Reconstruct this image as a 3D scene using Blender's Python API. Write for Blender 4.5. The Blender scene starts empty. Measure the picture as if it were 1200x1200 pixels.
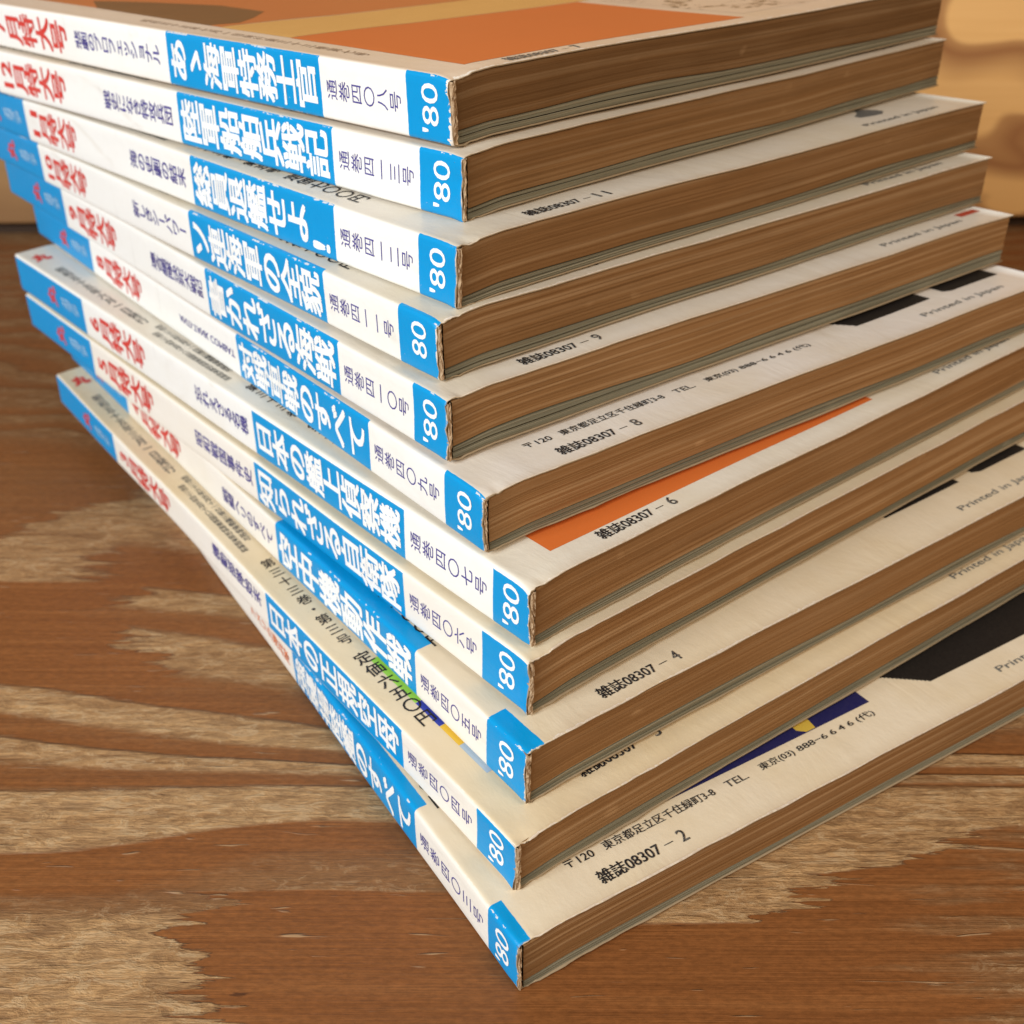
import bpy, math, random
from mathutils import Vector, Matrix, noise
random.seed(11)
S = bpy.context.scene
C = bpy.context.collection
R = math.radians

# ------------------------------------------------------------------ camera
cam_d = bpy.data.cameras.new('camera')
cam = bpy.data.objects.new('camera', cam_d); C.objects.link(cam)
PITCH, ROLL, CAM_H, F_PX = 0.54458, -0.00372, 0.18115, 1350.4
cam_d.sensor_width = 36; cam_d.lens = F_PX / 1200 * 36
cam.matrix_world = (Matrix.Translation((0, 0, CAM_H)) @ Matrix.Rotation(math.pi / 2 - PITCH, 4, 'X')
                    @ Matrix.Rotation(-ROLL, 4, 'Z'))
cam_d.clip_start = .01; cam_d.clip_end = 20
cam_d.dof.use_dof = True; cam_d.dof.focus_distance = .212; cam_d.dof.aperture_fstop = 25
S.camera = cam

# ------------------------------------------------------------------ light
W = bpy.data.worlds.new('World'); S.world = W; W.use_nodes = True
bg = W.node_tree.nodes['Background']
bg.inputs[0].default_value = (1.0, .86, .72, 1); bg.inputs[1].default_value = .15
def area(name, loc, target, sx, sy, power, col):
    l = bpy.data.lights.new(name, 'AREA'); l.shape = 'RECTANGLE'; l.size = sx; l.size_y = sy
    l.energy = power; l.color = col
    o = bpy.data.objects.new(name, l); C.objects.link(o); o.location = loc
    o.rotation_euler = (Vector(target) - Vector(loc)).to_track_quat('-Z', 'Y').to_euler()
    return o
area('window_light', (-.74, -.50, .60), (-.05, .25, .03), .55, .5, 17.5, (.90, .96, 1.0))
area('room_light', (.85, -.55, .95), (.1, .35, .1), .6, .6, 9.8, (1.0, .80, .58))
S.view_settings.view_transform = 'Standard'; S.view_settings.look = 'None'
S.view_settings.exposure = 0; S.view_settings.gamma = 1

# ------------------------------------------------------------------ node helpers
class NT:
    def __init__(s, name):
        s.m = bpy.data.materials.new(name); s.m.use_nodes = True
        s.t = s.m.node_tree; s.n = s.t.nodes; s.n.clear()
        s.out = s.n.new('ShaderNodeOutputMaterial'); s.b = s.n.new('ShaderNodeBsdfPrincipled')
        s.t.links.new(s.b.outputs[0], s.out.inputs[0])
    def put(s, sock, v):
        if isinstance(v, bpy.types.NodeSocket): s.t.links.new(v, sock)
        elif isinstance(v, (tuple, list)) and len(v) == 3 and sock.type == 'RGBA': sock.default_value = (*v, 1)
        else: sock.default_value = v
    def math(s, op, a, b=0.0, c=0.0, clamp=False):
        n = s.n.new('ShaderNodeMath'); n.operation = op; n.use_clamp = clamp
        s.put(n.inputs[0], a); s.put(n.inputs[1], b); s.put(n.inputs[2], c); return n.outputs[0]
    def step(s, x, e0, e1):
        n = s.n.new('ShaderNodeMapRange'); n.interpolation_type = 'SMOOTHSTEP'
        s.put(n.inputs[0], x); s.put(n.inputs[1], e0); s.put(n.inputs[2], e1); return n.outputs[0]
    def band(s, x, a, b, w=.00008):
        return s.math('MULTIPLY', s.step(x, a - w, a + w), s.math('SUBTRACT', 1.0, s.step(x, b - w, b + w)))
    def mix(s, f, a, b, mode='MIX'):
        n = s.n.new('ShaderNodeMix'); n.data_type = 'RGBA'; n.blend_type = mode
        s.put(n.inputs[0], f); s.put(n.inputs[6], a); s.put(n.inputs[7], b); return n.outputs[2]
    def coords(s, kind='Object'):
        return s.n.new('ShaderNodeTexCoord').outputs[kind]
    def uv(s, name='UVMap'):
        n = s.n.new('ShaderNodeUVMap'); n.uv_map = name; return n.outputs[0]
    def sep(s, v):
        n = s.n.new('ShaderNodeSeparateXYZ'); s.put(n.inputs[0], v); return n.outputs
    def comb(s, x, y, z=0.0):
        n = s.n.new('ShaderNodeCombineXYZ'); s.put(n.inputs[0], x); s.put(n.inputs[1], y); s.put(n.inputs[2], z); return n.outputs[0]
    def scale(s, v, sc, loc=(0, 0, 0)):
        n = s.n.new('ShaderNodeMapping'); s.put(n.inputs[0], v); n.inputs['Scale'].default_value = sc
        n.inputs['Location'].default_value = loc; return n.outputs[0]
    def noise(s, v, sc=1.0, det=3.0, rough=.5, dist=0.0):
        n = s.n.new('ShaderNodeTexNoise'); s.put(n.inputs['Vector'], v); n.inputs['Scale'].default_value = sc
        n.inputs['Detail'].default_value = det; n.inputs['Roughness'].default_value = rough
        n.inputs['Distortion'].default_value = dist; return n.outputs['Fac']
    def ramp(s, f, stops):
        n = s.n.new('ShaderNodeValToRGB'); s.put(n.inputs[0], f); e = n.color_ramp.elements
        while len(e) < len(stops): e.new(.5)
        for i, (p, c) in enumerate(stops):
            e[i].position = p; e[i].color = (*c, 1) if len(c) == 3 else c
        return n.outputs[0]
    def bump(s, h, strength=.3, dist=.001):
        n = s.n.new('ShaderNodeBump'); n.inputs['Strength'].default_value = strength
        n.inputs['Distance'].default_value = dist; s.put(n.inputs['Height'], h)
        s.t.links.new(n.outputs[0], s.b.inputs['Normal'])
    def base(s, c): s.put(s.b.inputs['Base Color'], c)
    def rough(s, r): s.put(s.b.inputs['Roughness'], r)
    def spec(s, r): s.put(s.b.inputs['Specular IOR Level'], r)

# ------------------------------------------------------------------ setting: table and board behind
def mesh_obj(name, verts, faces, mats, parent=None, uvs=None, fmat=None, smooth=False):
    me = bpy.data.meshes.new(name); me.from_pydata(verts, [], faces)
    for m in (mats if isinstance(mats, (list, tuple)) else [mats]): me.materials.append(m)
    if uvs is not None:
        ul = me.uv_layers.new(name='UVMap')
        flat = []
        for l in me.loops: flat += uvs[l.vertex_index]
        ul.data.foreach_set('uv', flat)
    if fmat: me.polygons.foreach_set('material_index', fmat)
    if smooth: me.polygons.foreach_set('use_smooth', [True] * len(me.polygons))
    me.update()
    o = bpy.data.objects.new(name, me); C.objects.link(o)
    if parent: o.parent = parent
    return o

def box(name, x0, x1, y0, y1, z0, z1, mat, parent=None, bevel=.0):
    v = [(x, y, z) for z in (z0, z1) for y in (y0, y1) for x in (x0, x1)]
    f = [(0, 2, 3, 1), (4, 5, 7, 6), (0, 1, 5, 4), (2, 6, 7, 3), (0, 4, 6, 2), (1, 3, 7, 5)]
    o = mesh_obj(name, v, f, mat, parent)
    if bevel:
        b = o.modifiers.new('bevel', 'BEVEL'); b.width = bevel; b.segments = 2
    return o

def wood_table():
    k = NT('worn_plywood'); P = k.coords()
    x, y, z = k.sep(P)
    mm = lambda v: v * .001
    wob = k.math('SUBTRACT', k.noise(k.scale(P, (14, 30, 1), (.31, .2, 0)), 1, 2.0, .5), .5)
    rag = k.math('SUBTRACT', k.noise(k.scale(P, (70, 900, 1)), 1, 4.0, .65), .5)
    rag2 = k.math('SUBTRACT', k.noise(k.scale(P, (22, 260, 1), (3, 7, 0)), 1, 4.0, .6), .5)
    xr = k.math('ADD', x, k.math('ADD', k.math('MULTIPLY', rag2, .050), k.math('MULTIPLY', rag, .026)))
    yr = k.math('ADD', y, k.math('ADD', k.math('MULTIPLY', wob, .006), k.math('ADD', k.math('MULTIPLY', rag, .0014), k.math('MULTIPLY', rag2, .0022))))
    # growth rings: sweep up to the right near the front edge, down further back
    d = k.math('DIVIDE', k.math('SUBTRACT', y, .166), .013)
    g1 = k.math('MULTIPLY', k.math('MULTIPLY', k.step(x, -.104, -.036), .012), k.math('POWER', 2.718, k.math('MULTIPLY', k.math('MULTIPLY', d, d), -1.0)))
    g2 = k.math('MULTIPLY', k.math('MULTIPLY', k.math('ADD', k.math('MAXIMUM', k.math('MINIMUM', x, .03), -.2), .104), -.18), k.step(y, .178, .200))
    yy = k.math('SUBTRACT', yr, k.math('ADD', g1, g2))
    pos = k.math('DIVIDE', k.math('SUBTRACT', yy, .11), .24)
    st = [(110, 1), (146, 1), (150, .4), (154, 0), (163.5, 0), (164.6, 1), (182, 1), (183.4, 0), (189, .1), (191, .9), (196.3, .95), (197.2, 0), (203, .1), (205, 1),
          (213, .95), (214, .0), (225, .1), (229, .9), (240, .95), (241.5, 0), (249, .1), (251.5, .95), (259, .9), (260, 0), (277, .1), (282, .9), (316, .9), (319, 0), (340, .1), (345, .3)]
    pale = k.ramp(pos, [((p - 110) / 240, (v, v, v)) for p, v in st])
    fr = k.math('FRACT', k.math('ADD', k.math('MULTIPLY', yy, 62.0), k.math('MULTIPLY', wob, 2.5)))
    farp = k.math('MULTIPLY', k.ramp(fr, [(0, (0, 0, 0)), (.35, (.15, .15, .15)), (.6, (.8, .8, .8)), (.9, (1, 1, 1)), (1, (0, 0, 0))]), .62)
    pale = k.mix(k.step(yy, .325, .345), pale, farp)
    lens = k.math('ADD', -.113, k.math('MULTIPLY', k.math('ABSOLUTE', k.math('SUBTRACT', yr, .247)), 1.3))
    lens = k.math('MULTIPLY', k.step(k.math('SUBTRACT', lens, xr), -.001, .002), k.band(yr, .217, .262, .0008))
    pale = k.math('MULTIPLY', pale, k.math('SUBTRACT', 1.0, lens))
    lp = k.math('MULTIPLY', k.math('SUBTRACT', 1.0, k.step(xr, -.122, -.112)), k.band(yr, .262, .285, .001))
    pale = k.math('MAXIMUM', pale, k.math('MULTIPLY', lp, .9))
    slope = k.math('SUBTRACT', yr, k.math('ADD', .2845, k.math('MULTIPLY', k.math('ADD', xr, .150), .75)))
    dk = k.math('MULTIPLY', k.step(slope, -.0006, .001), k.math('SUBTRACT', 1.0, k.step(yr, .333, .345)))
    pale = k.math('MULTIPLY', pale, k.math('SUBTRACT', 1.0, k.math('MULTIPLY', dk, .92)))
    rp = k.math('MULTIPLY', k.step(xr, .0, .012), k.band(yr, .147, .184, .0006))
    pale = k.math('MAXIMUM', pale, rp)
    top = k.math('ADD', k.math('SUBTRACT', .1555, k.math('MULTIPLY', k.step(xr, .0, .016), .008)),
                 k.math('ADD', k.math('MULTIPLY', k.step(xr, .046, .066), .013), k.math('MULTIPLY', k.step(xr, .066, .11), .013)))
    tip = k.math('MULTIPLY', k.math('ABSOLUTE', k.math('SUBTRACT', y, .143)), .9)
    lobe = k.math('MULTIPLY', k.step(k.math('SUBTRACT', top, yr), -.0003, .0005), k.step(k.math('SUBTRACT', k.math('ADD', xr, .067), tip), -.0005, .0015))
    patchy = k.math('MULTIPLY', k.step(k.math('ADD', x, k.math('MULTIPLY', rag2, .06)), .070, .105), k.step(k.noise(k.scale(P, (14, 120, 1), (1, 3, 0)), 1, 3.0, .6), .45, .62))
    lobe = k.math('MULTIPLY', lobe, k.math('SUBTRACT', 1.0, k.math('MULTIPLY', patchy, .75)))
    pale = k.math('MULTIPLY', pale, k.math('SUBTRACT', 1.0, lobe))
    fib = k.noise(k.scale(P, (22, 1500, 1)), 1, 4.0, .65)
    fib2 = k.noise(k.scale(P, (60, 420, 1)), 1, 4.0, .7, .6)
    blot = k.noise(k.scale(P, (60, 110, 1)), 1, 4.0, .6, .8)
    big = k.noise(k.scale(P, (9, 14, 1)), 1, 2.0, .5)
    grit = k.noise(k.scale(P, (420, 1100, 1)), 1, 4.0, .7)
    fleck = k.noise(k.scale(P, (150, 900, 1), (2, 9, 0)), 1, 5.0, .72, 1.2)
    dark = k.mix(fib, (.142, .048, .012), (.305, .112, .031))
    dark = k.mix(k.math('MULTIPLY', big, .5), dark, (.155, .056, .017))
    light = k.mix(k.step(fib2, .25, .75), (.255, .130, .050), (.500, .295, .130))
    light = k.mix(k.math('MULTIPLY', k.step(blot, .42, .7), .55), light, (.40, .235, .105))
    light = k.mix(k.math('MULTIPLY', k.step(fleck, .50, .68), .55), light, (.46, .30, .155))
    light = k.mix(k.math('MULTIPLY', k.step(fleck, .46, .32), .40), light, (.13, .060, .025))
    col = k.mix(pale, dark, light)
    rip = k.noise(k.scale(P, (9, 330, 1), (5, 1, 0)), 1, 4.0, .6)
    col = k.mix(k.math('MULTIPLY', k.step(rip, .50, .66), .22), col, k.mix(pale, (.36, .150, .048), (.24, .115, .045)))
    col = k.mix(k.math('MULTIPLY', k.step(rip, .48, .34), .20), col, k.mix(pale, (.085, .026, .007), (.46, .30, .16)))
    col = k.mix(.35, col, k.mix(k.step(grit, .3, .7), (.25, .25, .25), (.75, .75, .75)), 'OVERLAY')
    rim = k.math('MULTIPLY', k.math('MULTIPLY', pale, k.math('SUBTRACT', 1.0, pale)), 4.0)
    col = k.mix(k.math('MULTIPLY', rim, .34), col, (.085, .030, .010))
    chip = k.noise(k.scale(P, (120, 330, 1), (7, 7, 0)), 1, 5.0, .75, .9)
    col = k.mix(k.math('MULTIPLY', k.math('MULTIPLY', k.step(chip, .53, .60), k.step(chip, .67, .60)), k.math('MULTIPLY', pale, .55)), col, (.52, .36, .20))
    col = k.mix(k.math('MULTIPLY', k.math('MULTIPLY', k.step(chip, .47, .43), pale), .38), col, (.17, .085, .036))
    # bright lifted splinters and dark little cracks
    spl = k.step(k.noise(k.scale(P, (60, 620, 1), (4, 2, 0)), 1, 2.0, .6, .5), .67, .74)
    col = k.mix(k.math('MULTIPLY', spl, .55), col, (.50, .33, .18))
    crk = k.step(k.noise(k.scale(P, (45, 330, 1), (9, 5, 0)), 1, 3.0, .6, .6), .70, .75)
    col = k.mix(k.math('MULTIPLY', crk, .75), col, (.05, .018, .008))
    k.base(col)
    k.rough(k.math('SUBTRACT', .62, k.math('MULTIPLY', k.math('SUBTRACT', 1.0, pale), .14)))
    k.spec(.22)
    hgt = k.math('ADD', k.math('MULTIPLY', fib2, k.math('ADD', k.math('MULTIPLY', pale, .9), .08)), k.math('MULTIPLY', fib, .25))
    hgt = k.math('SUBTRACT', hgt, k.math('MULTIPLY', pale, .35))
    hgt = k.math('ADD', hgt, k.math('MULTIPLY', spl, .5))
    hgt = k.math('ADD', hgt, k.math('MULTIPLY', k.math('MULTIPLY', chip, pale), .9))
    k.bump(hgt, .8, .0010)
    return k.m

def wood_board():
    k = NT('pale_pine_board'); P = k.coords()
    x, y, z = k.sep(P)
    w1 = k.noise(k.scale(P, (6.5, 1, 9.0), (2.9, 0, .4)), 1, 2.0, .5, .35)
    t = k.math('ADD', k.math('MULTIPLY', z, 14.0), k.math('MULTIPLY', w1, 7.5))
    fr = k.math('FRACT', t)
    dark = k.ramp(fr, [(0, (0, 0, 0)), (.35, (.05, .05, .05)), (.60, (.55, .55, .55)), (.82, (1, 1, 1)), (.95, (.7, .7, .7)), (1, (0, 0, 0))])
    fib = k.noise(k.scale(P, (12, 1, 500)), 1, 3.0, .6)
    c = k.mix(fib, (.72, .39, .125), (.88, .53, .21))
    c = k.mix(k.math('MULTIPLY', dark, .85), c, (.25, .085, .026))
    left_tone = k.math('SUBTRACT', 1.0, k.step(k.math('ADD', x, k.math('MULTIPLY', w1, .1)), -.12, .06))  # board colour turns darker brown towards the left
    c = k.mix(k.math('MULTIPLY', left_tone, .72), c, k.mix(fib, (.13, .055, .017), (.19, .085, .028)))
    k.base(c); k.rough(.5); k.bump(fib, .15, .0005)
    return k.m

def plain(name, col, rough=.6, spec=.3):
    k = NT(name); P = k.coords()
    n = k.noise(P, 900, 2.0)
    k.base(k.mix(n, tuple(c * .88 for c in col), tuple(min(1, c * 1.08) for c in col)))
    k.rough(rough); k.spec(spec); return k.m

tb = box('table_top', -.9, .9, -.35, 1.1, -.03, 0, wood_table())
tb['kind'] = 'structure'; tb['label'] = 'worn brown plywood table top with torn horizontal grain'

board = bpy.data.objects.new('wooden_board', None); C.objects.link(board); board.location = (0, .571, 0)
board.rotation_euler = (0, 0, .035)
board['label'] = 'upright pale wooden board with dark swirling grain standing behind the magazines'
board['category'] = 'board'
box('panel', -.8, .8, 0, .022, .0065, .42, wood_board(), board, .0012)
box('gap_shade_strip', -.8, .8, .006, .020, 0.0002, .0063, plain('gap_shade_colour', (.05, .025, .012)), board)  # dark strip added to stand for the shade in the gap under the panel

# ------------------------------------------------------------------ magazines
LEN, WID = .257, .182
TH = .00027
COVER_X = [WID, .176, .170, .165, .158, .150, .140, .130, .120, .110, .100, .090, .080, .070, .062, .055, .048, .042, .037, .033, .029, .026, .023, .020, .018, .016, .0142, .0125, .0112, .010, .009, .008, .007, .006, .0053, .0045, .0038, .0032, .0027, .0022, .0014]
# issue: x, y, spine direction, z, thickness, bottom slope, thickness slope, spine layout
M = {
  403: (0.00150,0.13231,2.1314,0.00000,0.01221,0.00000,-0.00601, (0.0105,0.0387,0.1010,0.2025)),
  404: (0.00080,0.14379,2.2061,0.01263,0.01183,-0.00601,-0.00489, (0.0124,0.0388,0.0997,0.2029)),
  405: (0.00293,0.15353,2.2043,0.02499,0.01254,-0.01089,-0.00403, (0.0125,0.0378,0.1005,0.2031)),
  406: (0.00329,0.16286,2.2604,0.03807,0.01285,-0.01492,-0.00442, (0.0139,0.0396,0.1028,0.2033)),
  407: (0.00362,0.16613,2.2696,0.05118,0.01339,-0.01934,-0.00343, (0.0109,0.0390,0.1008,0.2021)),
  409: (-0.00476,0.17630,2.2192,0.06501,0.01247,-0.02277,-0.00550, (0.0128,0.0403,0.1020,0.2033)),
  410: (-0.01184,0.18766,2.2346,0.07773,0.01295,-0.02828,-0.00130, (0.0113,0.0387,0.1010,0.2016)),
  411: (-0.01312,0.19487,2.2614,0.09078,0.01222,-0.02957,-0.00133, (0.0130,0.0400,0.1014,0.2022)),
  412: (-0.00988,0.19989,2.2952,0.10310,0.01228,-0.03091,0.00112, (0.0115,0.0393,0.1003,0.2024)),
  413: (-0.00910,0.21238,2.3540,0.11548,0.01249,-0.02850,0.00000, (0.0123,0.0394,0.0996,0.2025)),
  408: (-0.01106,0.21660,2.3504,0.12829,0.01266,-0.02850,-0.00313, (0.0128,0.0399,0.1001,0.2025)),
}
# title, subtitle, subtitle range, month, numerals, blue panel reach (below, above), label
T = {
 408: ('あゝ海軍特務士官', '悲劇のプロフェッショナル', (.1035, .147), '7', '四〇八', (.0, .0003), 'topmost magazine, its orange advert facing up, spine numbered 四〇八号'),
 413: ('陸軍船舶兵戦記', '戦史になき特攻兵団', (.1025, .137), '12', '四一三', (.0, .0003), 'second magazine from the top, red 12月特大号 at the far end of its spine'),
 412: ('総員退艦せよ!', '海の史劇の結末', (.1035, .134), '11', '四一二', (.0, .0003), 'third magazine from the top, spine title 総員退艦せよ! on blue'),
 411: ('ソ連海軍の全貌', '新しきシーパワー', (.1035, .135), '10', '四一一', (.0, .0010), 'fourth magazine from the top, plain 80 without apostrophe, corner set back'),
 410: ('書かれざる海戦', '連合艦隊決死大戦記', (.1035, .136), '9', '四一〇', (.0, .0003), 'fifth magazine from the top, 9月特大号 on its spine and 雑誌08307-9 on top'),
 409: ('対戦車戦のすべて', 'ANTI-TANK COMBAT', (.104, .137), '8', '四〇九', (.0, .0006), 'sixth magazine from the top, with ANTI-TANK COMBAT printed on its spine'),
 407: ('日本の艦上偵察機', '忘れえざる名機', (.1035, .131), '6', '四〇七', (.0004, -.0009), 'seventh magazine from the top, orange strip showing on its white back cover'),
 406: ('知られざる自衛隊', '昭和戦国事件史', (.1045, .135), '5', '四〇六', (.0003, -.0006), 'eighth magazine from the top, spine title 知られざる自衛隊 on blue'),
 405: ('空中機動作戦', '戦闘ヘリのすべて', (.1025, .132), '4', '四〇五', (.0, .0042), 'ninth magazine from the top, its blue bands wrapping over onto the cover'),
 404: ('日本の正規空母', '機動部隊始末', (.1025, .132), '3', '四〇四', (-.0009, -.0003), 'tenth magazine from the top, green, blue and yellow strip beside its spine text'),
 403: ('強襲揚陸艦のすべて', 'アメリカ海兵隊', (.1035, .129), '2', '四〇三', (.0, .0028), 'bottom magazine resting on the table, back cover with address and navy advert'),
}

CRUSH = {403: .0007, 404: .0004, 405: .0003, 406: .0005, 407: .0010, 409: .0009, 410: .0006, 411: .0011, 412: .0005, 413: .0004, 408: .0009}
def lift(x, y):
    a = max(0, min(1, (x - .0005) / .011)); a = a * a * (3 - 2 * a)
    return .00062 * a
def warp(k):
    X, Y, th, Z, t, sb, ts, d = M[k]
    ct, st = math.cos(th), math.sin(th)
    def f(x, y, z):
        wx = X + ct * y + st * x; wy = Y + st * y - ct * x
        h = min(1, (Z + z) / .05)
        far = max(0, min(1, (x - .012) / .03))
        w = noise.noise((wx * 11, wy * 11, 3.1)) * .0011 * h * far      # all sheets of the stack sag together
        mine = noise.noise((x * 30, y * 13, k * 1.7)) * .00022 * min(1, x / .01 + .3)
        side = noise.noise((y * 16, z * 60, k * 2.3)) * .00050 - .00005
        c = max(0, 1 - y / .006) * max(0, 1 - abs(x) / .007)
        cr = CRUSH[k] * c * c * (z / t)
        y = y + CRUSH[k] * .45 * c * c * (.4 + .6 * z / t)
        return (x + side * max(0, 1 - x / .02), y, -cr + z * (1 + ts * y / t) + sb * y + lift(x, y) + w + mine * (z / t) + .0002 * (Z > .001) - (.0002 * (Z > .001)) * (z / t))
    return f

MAT = {}
def cover_mat(k):
    t = M[k][4]; d80, dTE, dTS, dLB = M[k][7]; lo, hi = T[k][5]
    n = NT('printed_cover'); P = n.uv(); u, v, _ = n.sep(P)
    seed = (k * .37, k * .11, 0)
    jit = n.math('MULTIPLY', n.math('SUBTRACT', n.noise(n.scale(P, (900, 900, 1), seed), 1, 2.0), .5), .00022)
    uu = n.math('ADD', u, jit); vv = n.math('ADD', v, jit)
    um = n.math('MAXIMUM', n.math('SUBTRACT', 1.0, n.step(uu, d80 - .00006, d80 + .00006)), n.band(uu, dTE, dTS))
    um = n.math('MAXIMUM', um, n.step(uu, dLB - .00006, dLB + .00006))
    vm = n.band(vv, -lo - .0003, t + hi)
    blue = n.math('MULTIPLY', um, vm)
    onsp = n.band(v, -.0001, t + .0001, .0006)
    # paper: whiter spine, yellowed cover with soft foxing
    age = n.noise(n.scale(P, (28, 28, 1), seed), 1, 4.0, .6)
    fine = n.noise(n.scale(P, (400, 400, 1), seed), 1, 3.0, .6)
    warm = {408: (.72, .58, .45), 413: (.70, .62, .52), 412: (.68, .62, .53), 411: (.66, .60, .50), 410: (.70, .64, .56),
            409: (.74, .68, .62), 407: (.74, .68, .58), 406: (.70, .60, .44), 405: (.72, .61, .45), 404: (.73, .60, .41), 403: (.76, .65, .49)}[k]
    spc = (.87, .86, .82) if k > 406 else (.86, .81, .73)
    cov = n.mix(n.step(age, .35, .75), warm, tuple(c * f for c, f in zip(warm, (.93, .89, .80))))
    sp = n.mix(n.step(age, .4, .8), spc, tuple(c * f for c, f in zip(spc, (.96, .94, .89))))
    col = n.mix(onsp, cov, sp)
    col = n.mix(n.math('MULTIPLY', fine, .10), col, (.55, .45, .33))
    stain = n.noise(n.scale(P, (14, 55, 1), seed), 1, 5.0, .65, .8)
    col = n.mix(n.math('MULTIPLY', n.step(stain, .56, .74), .30), col, (.50, .40, .27))
    speck = n.noise(n.scale(P, (700, 700, 1), seed), 1, 2.0, .5)
    col = n.mix(n.math('MULTIPLY', n.step(speck, .76, .80), .45), col, (.33, .24, .15))
    rub = n.noise(n.scale(P, (260, 30, 1), seed), 1, 4.0, .7)
    col = n.mix(n.math('MULTIPLY', n.math('MULTIPLY', n.step(rub, .60, .72), onsp), .16), col, (.40, .38, .36))
    # the cover edge along the tail is browner
    edge = n.math('SUBTRACT', 1.0, n.step(n.math('ADD', u, n.math('MULTIPLY', age, .004)), .0015, .0055))
    col = n.mix(n.math('MULTIPLY', edge, .30), col, (.50, .36, .22))
    bl = n.mix(n.math('MULTIPLY', fine, .35), (.000, .272, .60), (.002, .31, .65))
    col = n.mix(blue, col, bl)
    # wear: chipped paper at corners, folds rubbed pale
    du = u
    fold = n.math('MINIMUM', n.math('ABSOLUTE', v), n.math('ABSOLUTE', n.math('SUBTRACT', v, t)))
    wn = n.noise(n.scale(P, (650, 650, 1), seed), 1, 4.0, .65)
    wl = n.noise(n.scale(P, (90, 160, 1), seed), 1, 3.0, .6)
    endw = {408: .0030, 411: .0016, 405: .0012, 407: .0014}.get(k, .0009)
    w1 = n.math('MULTIPLY', n.math('SUBTRACT', 1.0, n.step(du, .0002, endw)), 1.0)
    thr = n.math('SUBTRACT', .84, n.math('MULTIPLY', w1, .42))
    m1 = n.math('GREATER_THAN', wn, thr)
    w2 = n.math('MULTIPLY', n.math('SUBTRACT', 1.0, n.step(fold, .0001, .00055)), n.step(wl, .40, .68))
    m2 = n.math('GREATER_THAN', n.math('ADD', wn, n.math('MULTIPLY', w2, .30)), .72)
    m2 = n.math('MULTIPLY', m2, .75)
    wear = n.math('MAXIMUM', n.math('MULTIPLY', m1, n.math('GREATER_THAN', w1, .02)), m2)
    col = n.mix(wear, col, (.80, .73, .64))
    dirt = n.math('MULTIPLY', n.math('SUBTRACT', 1.0, n.step(du, .0001, .0009)), .65)
    col = n.mix(n.math('MULTIPLY', dirt, n.step(wn, .3, .6)), col, (.42, .27, .15))
    n.base(col); n.rough(n.math('ADD', .26, n.math('MULTIPLY', age, .22))); n.spec(.30)
    crease = n.noise(n.scale(P, (25, 60, 1), seed), 1, 5.0, .62, .5)
    n.bump(n.math('ADD', n.math('MULTIPLY', crease, .8), n.math('MULTIPLY', wn, .10)), .32, .0015)
    return n.m

def page_mat(name, a, b, c, seed, rows=70, band=None):
    n = NT(name); P = n.uv(); u, v, _ = n.sep(P)      # u along the edge in m, v = height fraction
    wav = n.math('MULTIPLY', n.math('SUBTRACT', n.noise(n.comb(n.math('MULTIPLY', u, 9.0), seed, 0.0), 1, 2.0), .5), .10)
    vw = n.math('ADD', v, wav)
    leaf = n.noise(n.comb(n.math('MULTIPLY', u, 4.0), n.math('MULTIPLY', v, rows * 2.6), seed), 1, 3.0, .7)
    sig = n.noise(n.comb(n.math('MULTIPLY', u, .9), n.math('MULTIPLY', vw, 6.0), seed + 5), 1, 1.0, .4)
    mott = n.noise(n.comb(n.math('MULTIPLY', u, 45.0), n.math('MULTIPLY', v, 2.2), seed + 9), 1, 4.0, .6)
    scuff = n.noise(n.comb(n.math('MULTIPLY', u, 110.0), n.math('MULTIPLY', v, 1.3), seed + 3), 1, 2.0, .5)
    patch_ = n.noise(n.comb(n.math('MULTIPLY', u, 16.0), n.math('MULTIPLY', v, 1.5), seed + 13), 1, 3.0, .6)
    col = n.mix(n.math('ADD', .35, n.math('MULTIPLY', n.step(leaf, .3, .7), .18)), a, b)
    col = n.mix(n.math('MULTIPLY', n.step(sig, .48, .64), .52), col, c)
    col = n.mix(n.math('MULTIPLY', n.step(sig, .46, .30), .35), col, tuple(x * .72 for x in a))
    col = n.mix(n.math('MULTIPLY', n.step(mott, .40, .75), .28), col, tuple(x * .66 for x in a))
    col = n.mix(n.math('MULTIPLY', n.math('MULTIPLY', n.step(scuff, .66, .76), n.step(patch_, .48, .60)), .32), col, tuple(min(1, x * 1.5) for x in c))
    col = n.mix(n.math('MULTIPLY', n.step(patch_, .45, .75), .22), col, c)
    # browner next to the glued back
    col = n.mix(n.math('MULTIPLY', n.math('SUBTRACT', 1.0, n.step(u, .001, .010)), .40), col, tuple(x * .55 for x in a))
    gap = n.step(n.noise(n.comb(n.math('MULTIPLY', u, 14.0), n.math('MULTIPLY', v, rows * .8), seed + 21), 1, 2.0, .5), .72, .78)
    col = n.mix(n.math('MULTIPLY', gap, .5), col, tuple(x * .30 for x in a))
    n.base(col); n.rough(.85); n.spec(.15)
    n.bump(leaf, .15, .0003)
    return n.m

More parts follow.
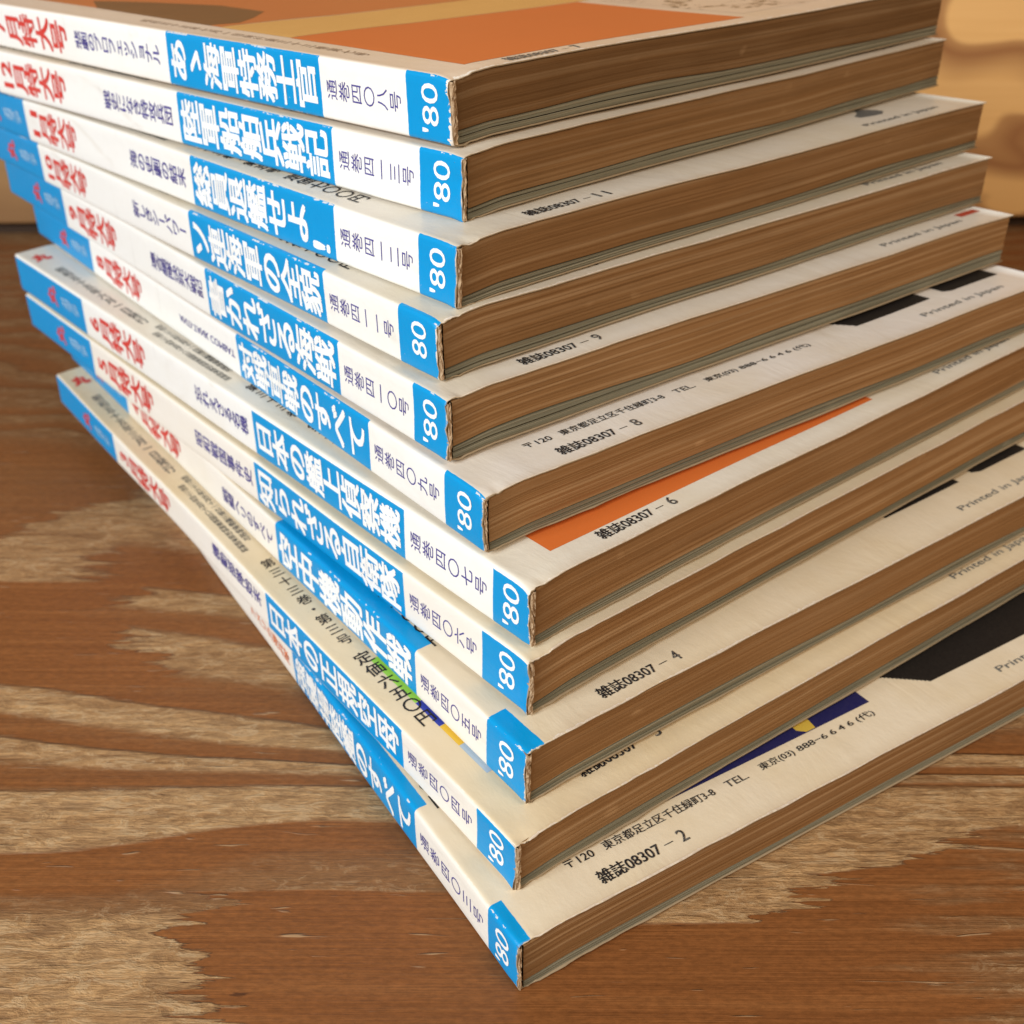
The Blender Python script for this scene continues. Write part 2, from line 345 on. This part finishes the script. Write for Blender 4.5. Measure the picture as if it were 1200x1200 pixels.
EDGE = plain('cut_cover_edge', (.36, .27, .17), .8, .1)
GLUE = None
def glue_mat():
    n = NT('dried_spine_glue'); P = n.coords()
    a = n.noise(n.scale(P, (1500, 1500, 500)), 1, 4.0, .7)
    n.base(n.mix(n.step(a, .3, .7), (.22, .12, .055), (.60, .44, .28))); n.rough(.8); n.spec(.15); n.bump(a, .6, .0006)
    return n.m
GLUE = glue_mat()
INK = {}
def ink(name, col):
    if name in INK: return INK[name]
    n = NT(name); P = n.coords()
    a = n.noise(P, 1800, 3.0, .7); b = n.noise(P, 120, 2.0)
    f = n.math('MULTIPLY', n.step(n.math('ADD', n.math('MULTIPLY', a, .6), n.math('MULTIPLY', b, .4)), .52, .70), .35)
    n.base(n.mix(f, col, (.62, .55, .47))); n.rough(.5); n.spec(.2); INK[name] = n.m; return n.m
WHITE = ink('white_ink', (.86, .86, .84)); NAVY = ink('navy_ink', (.075, .062, .26)); RED = ink('red_ink', (.62, .045, .035))
BLACK = ink('black_ink', (.018, .016, .018)); GREY = ink('faded_black_ink', (.12, .12, .115)); ORANGE_INK = ink('orange_ink', (.78, .22, .09))
PALEBLUE = ink('pale_blue_ink', (.55, .72, .84))

GL = {}
def glyph(ch, off, rot=False):
    """sign outline as flat points (x, y, layer); heavy lettering is overprinted with small shifts"""
    key = (ch, off, rot)
    if key in GL: return GL[key]
    if off > 0:
        v, f = glyph(ch, 0.0, rot); V = []; F = []
        for q, (dx, dy) in enumerate(((1, .7), (-1, .7), (-1, -.7), (1, -.7), (0, 0))):
            b = len(V); V += [(x + dx * off, y + dy * off, q) for x, y, _ in v]; F += [tuple(i + b for i in g) for g in f]
        GL[key] = (V, F); return GL[key]
    c = bpy.data.curves.new('lettering', 'FONT'); c.body = ch; c.size = 1; c.resolution_u = 3
    o = bpy.data.objects.new('lettering', c); C.objects.link(o); bpy.context.view_layer.update()
    m = o.evaluated_get(bpy.context.evaluated_depsgraph_get()).to_mesh()
    v = [(p.co.x, p.co.y, 0) for p in m.vertices]; f = [tuple(p.vertices) for p in m.polygons]
    o.evaluated_get(bpy.context.evaluated_depsgraph_get()).to_mesh_clear()
    C.objects.unlink(o); bpy.data.objects.remove(o); bpy.data.curves.remove(c)
    if rot: v = [(.5 + (y - .3575), .3575 - (x - .5), 0) for x, y, _ in v]
    GL[key] = (v, f); return GL[key]

def place(name, verts2, faces, spot, mat, root, k):
    """spot maps flat (a,b) to local (x,y,z) before the magazine's own warp"""
    f = warp(k)
    vs = []
    for a, b, *q in verts2:
        x, y, z = spot(a, b); e = (q[0] if q else 0) * .000006
        vs.append(f(x - e, y, z) if x < 0 else f(x, y, z + e))
    return mesh_obj(name, vs, faces, mat, root)

def column(name, text, u0, u1, across, mat, root, k, on='spine', c0=0.0, bold=.0, narrow=1.0):
    """vertical line of writing from u0 (far, first sign) down to u1; across = sign width"""
    n = len(text); pitch = (u0 - u1) / n; V = []; F = []
    t = M[k][4]
    for i, ch in enumerate(text):
        if ch in ' 　': continue
        gv, gf = glyph(ch, bold, ch in 'ー-')
        b = len(V)
        for x, y, q in gv:
            cx = (x - .5) * across; cy = (y - .3575) * pitch * narrow
            V.append((c0 + cx, u0 - (i + .5) * pitch + cy, q))
        F += [tuple(j + b for j in q) for q in gf]
    return place(name, V, F, (lambda a, b: (-.00006, b, a)) if on == 'spine' else (lambda a, b: (a, b, t + .00010)), mat, root, k)

def line(name, text, a0, a1, b0, b1, mat, root, k, on='cover', bold=.0, along=False):
    """horizontal line of writing fitted to a box; along=True turns it to run down the spine"""
    gv, gf = glyph(text, bold)
    xs = [p[0] for p in gv]; ys = [p[1] for p in gv]; X0, X1, Y0, Y1 = min(xs), max(xs), min(ys), max(ys)
    t = M[k][4]
    V = []
    for x, y, q in gv:
        fx = (x - X0) / (X1 - X0); fy = (y - Y0) / (Y1 - Y0)
        V.append((fx, fy, q))
    if on == 'cover': sp = lambda a, b: (a0 + (a1 - a0) * a, b0 + (b1 - b0) * b, t + .00010)
    elif along: sp = lambda a, b: (-.00006, a0 + (a1 - a0) * a, b0 + (b1 - b0) * b)
    else: sp = lambda a, b: (-.00006, b0 + (b1 - b0) * b, a0 + (a1 - a0) * a)
    return place(name, V, gf, sp, mat, root, k)

def patch(name, outline, mat, root, k, dz=.00004):
    """printed area on the back cover: outline given as [(x, ylow, yhigh), ...]"""
    t = M[k][4]; V = []; F = []; rows = max(4, int((max(o[2] for o in outline) - min(o[1] for o in outline)) / .0035))
    xs = []
    for (xa, la, ha), (xb, lb, hb) in zip(outline, outline[1:]):
        cut = [0.0] + [(c - xa) / (xb - xa) for c in sorted(COVER_X) if xa + 1e-5 < c < xb - 1e-5]
        for s in cut: xs.append((xa + (xb - xa) * s, la + (lb - la) * s, ha + (hb - ha) * s))
    xs.append(outline[-1])
    for x, l, h in xs:
        for j in range(rows + 1): V.append((x, l + (h - l) * j / rows))
    for i in range(len(xs) - 1):
        for j in range(rows):
            a = i * (rows + 1) + j; F.append((a, a + rows + 1, a + rows + 2, a + 1))
    return place(name, V, F, lambda a, b: (a, b, t + dz), mat, root, k)

def print_mat(name, col, col2=None, stripes=0, rough=.3):
    if name in INK: return INK[name]
    n = NT(name); P = n.coords(); x, y, z = n.sep(P)
    a = n.noise(n.scale(P, (55, 120, 55)), 1, 5.0, .65); g = n.noise(P, 1500, 2.0, .6)
    c = n.mix(n.math('MULTIPLY', a, .4), col, col2 or tuple(q * .8 for q in col))
    if stripes:
        w = n.math('FRACT', n.math('MULTIPLY', n.math('ADD', x, n.math('MULTIPLY', y, .9)), 760.0))
        c = n.mix(n.math('MULTIPLY', n.step(w, .45, .6), .75), c, col2)
    c = n.mix(n.math('MULTIPLY', g, .03), c, (.6, .5, .4))
    n.base(c); n.rough(.48); n.spec(.12); INK[name] = n.m; return n.m

def sketch_mat():
    n = NT('sketchy_line_print'); P = n.coords()
    a = n.noise(n.scale(P, (45, 90, 45)), 1, 4.0, .55, 1.5)
    l = n.math('ABSOLUTE', n.math('SUBTRACT', a, .5))
    f = n.math('SUBTRACT', 1.0, n.step(l, .012, .035))
    f = n.math('MULTIPLY', f, n.step(n.noise(P, 60, 2.0), .42, .55))
    n.base(n.mix(f, (.68, .54, .41), (.10, .055, .025))); n.rough(.35); return n.m

def build_cover(k, root):
    t = M[k][4]; f = warp(k); r = .0009
    # profile: (x, z, nx, nz, v)
    xs = COVER_X
    prof = [(x, 0, 0, -1, -x) for x in xs]
    for i in range(4):
        a = math.pi / 2 * i / 3
        prof.append((r - r * math.sin(a), r - r * math.cos(a), -math.sin(a), -math.cos(a), r * (i / 3 * 1.0) - r * (1 - i / 3) * 0 - (r if i == 0 else r * (1 - i / 3))))
    for i in range(1, 7): prof.append((0, r + (t - 2 * r) * i / 7, -1, 0, r + (t - 2 * r) * i / 7))
    for i in range(4):
        a = math.pi / 2 * i / 3
        prof.append((r - r * math.cos(a), t - r + r * math.sin(a), -math.cos(a), math.sin(a), t - r + (r + r) * i / 3))
    prof += [(x, t, 0, 1, t + x) for x in reversed(xs)]
    ys = [0, .0005, .001, .0016, .0024, .0036, .0052, .0075, .0105] + [.0105 + (LEN - .0105 - .004) * i / 62 for i in range(1, 63)] + [LEN - .002, LEN - .0006, LEN]
    n, m = len(prof), len(ys)
    V = []; UV = []
    rnd = random.Random(k)
    for side in (0, 1):
        for i, (x, z, nx, nz, v) in enumerate(prof):
            corner = math.exp(-((x / .004) ** 2))
            rag = (noise.noise((x * 260, z * 520, k * 3.3)) * .00022 + noise.noise((x * 60, z * 160, k * 1.3)) * .00030
                   + rnd.random() * .00012 + corner * .00055 * rnd.random())
            for j, y in enumerate(ys):
                yy = y + rag * max(0, 1 - y / .004) - rag * max(0, 1 - (LEN - y) / .004)
                # slightly rounded fore corners
                bump = 0
                if corner > .2 and y < .004:      # crushed, curled tail end of the spine
                    bump = noise.noise((x * 500, z * 350, k * 5.1 + y * 200)) * .00060 * (1 - y / .004)
                px, pz = x - nx * TH * side + bump * nx, z - nz * TH * side + bump * nz
                V.append(f(px, yy, pz)); UV.append((yy, v))
    F = []; FM = []
    for i in range(n - 1):
        for j in range(m - 1):
            a = i * m + j; F.append((a, a + m, a + m + 1, a + 1)); FM.append(0)
            b = a + n * m; F.append((b, b + 1, b + m + 1, b + m)); FM.append(1)
        for j in (0, m - 1):
            a = i * m + j; b = a + n * m; F.append((a, b, b + m, a + m) if j == 0 else (a, a + m, b + m, b)); FM.append(1)
    for i in (0, n - 1):
        for j in range(m - 1):
            a = i * m + j; b = a + n * m; F.append((a, a + 1, b + 1, b)); FM.append(1)
    return mesh_obj('cover', V, F, [cover_mat(k), EDGE], root, UV, FM, smooth=True)

def page_section(name, k, root, z0, z1, rows, mat, wave, x0=.0013, dip=.0004, seed=0, rough=.00003, curl=0.0):
    """a wad of leaves: the cut edges of the leaves are rows of real relief round tail, fore and head"""
    t = M[k][4]; f = warp(k); rnd = random.Random(k * 7 + seed)
    path = []
    n1 = 96
    for i in range(n1 + 1):
        s = i / n1; x = x0 + (WID - .0008 - x0) * (s ** 1.25); path.append((x, 0.0, 0, -1, x))
    for i in range(1, 30): y = LEN * i / 30; path.append((WID - .0008, y, 1, 0, WID + y))
    for i in range(0, 21): x = WID - .0008 - (WID - .0008 - x0) * i / 20; path.append((x, LEN, 0, 1, WID + LEN + WID - x))
    V = []; UV = []; F = []
    offs = [rnd.uniform(-1, 1) * rough + noise.noise((j * .35, k, seed)) * .00007 for j in range(rows + 1)]
    for (x, y, nx, ny, s) in path:
        for j in range(rows + 1):
            fr = j / rows
            za = z0 + wave(s, 0); zb = z1 + wave(s, 1)
            z = za + (zb - za) * fr
            d = offs[j] + noise.noise((s * 20, j * .35, k + seed * 3)) * .00012
            if j == 0 or j == rows: d -= dip
            base = .0003 + .0002 * noise.noise((s * 9, k * 2.1, 0))
            px = x + nx * (d - base); py = (y - ny * 0) + (ny * (d - base))
            V.append(f(px, py, z)); UV.append((s, fr))
    R1 = rows + 1
    for i in range(len(path) - 1):
        for j in range(rows):
            a = i * R1 + j; F.append((a, a + R1, a + R1 + 1, a + 1))
    return mesh_obj(name, V, F, mat, root, UV)

def magazine(k):
    X, Y, th, Z, t, sb, ts, (d80, dTE, dTS, dLB) = M[k]
    title, sub, (s1, s0), mon, num, _, label = T[k]
    root = bpy.data.objects.new('magazine', None); C.objects.link(root)
    root.location = (X, Y, Z); root.rotation_euler = (0, 0, th - math.pi / 2)
    root['label'] = label; root['category'] = 'magazine'; root['group'] = 'magazines fanned in one stack'
    build_cover(k, root)
    rnd = random.Random(k)
    g = TH + t * {408: .20, 413: .17, 412: .15, 411: .16, 410: .22, 409: .17, 407: .14, 406: .15, 405: .15, 404: .18, 403: .15}[k]
    amp = .00085
    def w_mid(s): return amp * noise.noise((s * 24, k * 3.7, 1)) + .0007 * (1 - min(1, s / .02)) * -1 * .3
    def wave_photo(s, top):
        return w_mid(s) if top else 0.0
    def wave_news(s, top):
        return 0.0 if top else w_mid(s) + .00003
    br = {408: .62, 413: .80, 412: .82, 411: .86, 410: .95, 409: 1.0, 407: .98, 406: 1.0, 405: .95, 404: .95, 403: .92}[k]
    A = tuple(c * br for c in (.262, .130, .047)); B = tuple(c * br for c in (.335, .175, .070)); Cc = tuple(c * br for c in (.46, .29, .150))
    news = page_mat('browned_newsprint', A, B, Cc, k * 1.3, 60, rnd.choice([.45, .55, .35]))
    ga = page_mat('grey_coated_leaves', (.120, .112, .076), (.270, .248, .175), (.38, .33, .23), k * 2.1, 26)
    o = page_section('newsprint_pages', k, root, g, t - TH - .00002, 46, news, wave_news, seed=1)
    o['kind'] = 'stuff'
    # the coated leaves are two thin wads with a gap opening between them
    gm = TH + (g - TH) * rnd.uniform(.40, .62)
    def w2(s): return .00022 * noise.noise((s * 30, k * 1.9, 4))
    o = page_section('coated_pages', k, root, gm + .00008, g, 10, ga, lambda s, tp: w_mid(s) if tp else w2(s) + .00005, seed=2, dip=.0007)
    o['kind'] = 'stuff'
    o = page_section('coated_pages', k, root, TH + .00003, gm, 9, ga, lambda s, tp: w2(s) if tp else 0.0, seed=3, dip=.0002)
    o['kind'] = 'stuff'
    # spine lining and glue between cover and pages
    f = warp(k); V = []; F = []; nz = 16; nx = 4; GW = rnd.uniform(.0006, .0011)
    for j in range(nz + 1):
        z = TH + (t - 2 * TH) * j / nz
        for i in range(nx + 1):
            x = TH + .00002 + GW * i / nx
            y = .0001 + rnd.uniform(-.00028, .00022) + (.0002 if i in (0, nx) else 0)
            V.append(f(x, y, z))
        V.append(f(TH + .00087, .006, z)); V.append(f(TH + .00002, .006, z))
    st = nx + 3
    for j in range(nz):
        for i in range(st):
            a = j * st + i; b = j * st + (i + 1) % st; F.append((a, b, b + st, a + st))
    mesh_obj('spine_lining', V, F, GLUE, root)

    # ---- writing on the spine
    mid = t * .5
    lowshift = {404: .0002, 407: -.0003, 406: -.0002}.get(k, 0)
    tw = t * (.84 if k not in (404, 407) else .76)
    a1, a0 = dTE + .0012, dTS - .0014
    if k == 403: column('title_lettering', title, a0, a1, tw, WHITE, root, k, 'spine', mid, .030, 1.02)
    else: column('title_lettering', title, a0, a1, tw, WHITE, root, k, 'spine', mid + lowshift, .030, 1.04)
    up = {408: .02, 405: -.02, 404: .10, 403: .2}.get(k, .0) * t
    if k == 409:
        line('subtitle_lettering', sub, s0, s1, mid + .0010, mid - .0012, NAVY, root, k, 'spine', .012, along=True)
    elif k == 403:
        column('subtitle_lettering', sub, s0, s1, t * .36, ORANGE_INK, root, k, 'spine', mid, .01)
    else:
        column('subtitle_lettering', sub, s0, s1, t * .40, NAVY, root, k, 'spine', mid + up, .016, 1.0)
    # month, printed red: the figure lies across the line, then the signs follow
    m1 = {408: .1515, 413: .1585, 412: .1665, 411: .1665, 410: .160, 409: .163}.get(k, .1605)
    m0 = dLB - .0045
    step = (m0 - m1) / 5.0
    line('month_lettering', mon, mid - t * (.30 if len(mon) > 1 else .17), mid + t * (.30 if len(mon) > 1 else .17), m0 - step * .82, m0, RED, root, k, 'spine', .03)
    column('month_lettering', '月特大号', m0 - step, m1, t * .74, RED, root, k, 'spine', mid, .030, 1.04)
    column('issue_lettering', '通巻' + num + '号', dTE - .0018, d80 + .0014, t * .34, NAVY, root, k, 'spine', mid, .0, .92)
    yr = '80' if k == 411 else "'80"
    line('year_lettering', yr, mid - t * (.22 if k == 411 else .36), mid + t * .36, d80 * .30, d80 * .30 + .0048, WHITE, root, k, 'spine', .004)
    column('emblem', '丸', dLB + .0290, dLB + .0215, t * .52, RED, root, k, 'spine', mid, .04)
    column('header_lettering', 'メカマニア', dLB + .0180, dLB + .0040, t * .36, PALEBLUE, root, k, 'spine', mid, .02)
    # ---- writing on the back cover
    n_ = mon
    y0 = .0030 if k not in (404,) else .0058
    if k == 408: y0 = .0016
    zc = 16.5 if k == 408 else 20.3
    if k not in (413, 406):
        line('code_lettering', '雑誌08307', zc * .001, (zc + 14.2) * .001, y0, y0 + .0033, BLACK if k != 408 else GREY, root, k, bold=.015)
        xn = (zc + 19) * .001
        line('code_lettering', n_, xn, xn + .0017 * len(n_), y0 + .0002, y0 + .0032, BLACK if k != 408 else GREY, root, k, bold=.008)
        line('code_lettering', '—', (zc + 15.3) * .001, (zc + 17.4) * .001, y0 + .0014, y0 + .0016, BLACK if k != 408 else GREY, root, k)
    if k in (403, 409):
        yt = .0095
        line('address_lettering', '〒120', .0168, .0232, yt, yt + .0019, BLACK, root, k, bold=.006)
        line('address_lettering', '東京都足立区千住緑町3-8', .0256, .0530, yt - .0001, yt + .0022, BLACK, root, k, bold=.008)
        line('address_lettering', 'TEL.', .0562, .0618, yt + .0001, yt + .0019, BLACK, root, k, bold=.006)
        line('address_lettering', '東京(03)', .0655, .0748, yt - .0001, yt + .0022, BLACK, root, k, bold=.008)
        line('address_lettering', '888−6 6 4 6 (代)', .0760, .0985, yt - .0001, yt + .0021, BLACK, root, k, bold=.008)
    if k != 408:
        line('imprint_lettering', 'Printed in Japan', .1340, .1665, .0042, .0067, GREY, root, k, bold=.004)
        col = GREY
        column('date_lettering', '昭和五十五年' + {'2': '二', '3': '三', '4': '四', '5': '五', '6': '六'}.get(n_, '九') + '月一日発行', .232, .168, .0030, GREY, root, k, 'cover', .0048, .012)
        column('postal_lettering', '昭和二十三年五月十一日第三種郵便物認可', .164, .122, .0020, GREY, root, k, 'cover', .0062, .006, .95)
        column('postal_lettering', '昭和二十四年五月十八日国鉄東局特別扱承認雑誌', .160, .118, .0020, GREY, root, k, 'cover', .0036, .006, .95)
        column('price_lettering', '第三十三巻・第三号' if k == 404 else '第三十三巻・第五号', .1120, .0690, .0034, BLACK, root, k, 'cover', .0056, .008, .86)
        column('price_lettering', '定価六五〇円' if k == 404 else '定価七〇〇円', .0655, .0360, .0040, BLACK, root, k, 'cover', .0056, .012, .92)
        column('emblem', '丸', .2500, .2425, .0050, RED, root, k, 'cover', .0048, .06)
    ORG = print_mat('orange_print', (.66, .155, .028)); BLK = print_mat('black_photo_print', (.0075, .006, .006), (.016, .013, .011))
    if k == 408:
        column('date_lettering', '昭和五十五年七月一日発行第三十三巻第七号', .120, .030, .0022, ink('worn_brown_ink', (.30, .20, .13)), root, k, 'cover', .0052, .0, .95)
        a = print_mat('faded_orange_print', (.64, .165, .035), (.56, .15, .035))
        patch('advert_panel', [(.0086, .0060, .0617), (.0970, .0060, .0588)], a, root, k)
        patch('advert_panel', [(.0088, .0620, .0900), (.1020, .0591, .0850)], print_mat('gold_striped_print', (.78, .46, .15), (.55, .28, .07), 1), root, k)
        patch('advert_panel', [(.0090, .0950, .150), (.0160, .0930, .166), (.0240, .0990, .150), (.0330, .1080, .128)], print_mat('dark_brown_print', (.17, .085, .03), (.36, .16, .05)), root, k, .00008)
        patch('advert_panel', [(.0090, .0903, .215), (.0303, .0897, .200), (.0900, .0858, .200)], print_mat('deep_orange_print', (.56, .17, .045), (.46, .20, .06)), root, k)
        patch('advert_drawing', [(.1030, .0110, .0560), (.1760, .0110, .0560)], sketch_mat(), root, k)
    if k == 403:
        p = patch('advert_panel', [(.0100, .0134, .060), (.1004, .0134, .060)], print_mat('navy_print', (.012, .012, .085)), root, k)
        patch('advert_spot', [(.0800, .0150, .0190), (.0816, .0136, .0190), (.0842, .0136, .0178), (.0846, .0160, .0172)], print_mat('yellow_print', (.62, .42, .06)), p, k, .00007)
    def jag(x0, x1, y1, y2, steps=13):
        out = []
        for i in range(steps):
            x = x0 + (x1 - x0) * i / steps; y = y2 + (y1 - y2) * i / steps
            out += [(x, y, .060), (x + (x1 - x0) / steps * .55, y - (y2 - y1) / steps * 1.3, .060)]
        return out
    if k in (403,):
        patch('photo_print', jag(.1085, .1178, .0112, .0185) + [(.1480, .0112, .060), (.1750, .0113, .060)], BLK, root, k)
    if k in (405, 409):
        dy = {405: .0140, 409: .0118, 410: .0122, 411: .0122, 412: .0115, 406: .013}[k]
        patch('photo_print', jag(.1120, .1170, dy, dy + .006, 6) + [(.1455, dy, .060)], BLK, root, k)
        patch('photo_print', [(.1520, dy + .001, .060), (.1545, dy, .060), (.1750, dy + .0003, .060)], BLK, root, k)
    if k == 412:
        patch('photo_print', [(.1420, .0122, .0140), (.1460, .0112, .0160), (.1500, .0110, .0200), (.1530, .0128, .0150)], GREY, root, k)
    if k == 410:
        patch('advert_panel', [(.1700, .0075, .0100), (.1790, .0078, .0102)], print_mat('red_print', (.45, .06, .03)), root, k)
    if k == 407:
        patch('advert_panel', [(.0102, .0068, .070), (.1100, .0068, .070)], ORG, root, k)
    if k == 404:
        patch('colour_bar', [(.0064, .0435, .0615), (.0960, .0435, .0615)], print_mat('lime_print', (.32, .62, .07)), root, k)
        patch('colour_bar', [(.0064, .0345, .0434), (.0960, .0345, .0434)], print_mat('royal_blue_print', (.03, .05, .36)), root, k)
        patch('colour_bar', [(.0064, .0275, .0344), (.0960, .0275, .0344)], print_mat('amber_print', (.80, .50, .05)), root, k)
        patch('colour_bar', [(.0064, .0180, .0274), (.0960, .0180, .0274)], print_mat('pale_blue_print', (.42, .52, .62)), root, k)
    return root

for k in M:
    magazine(k)
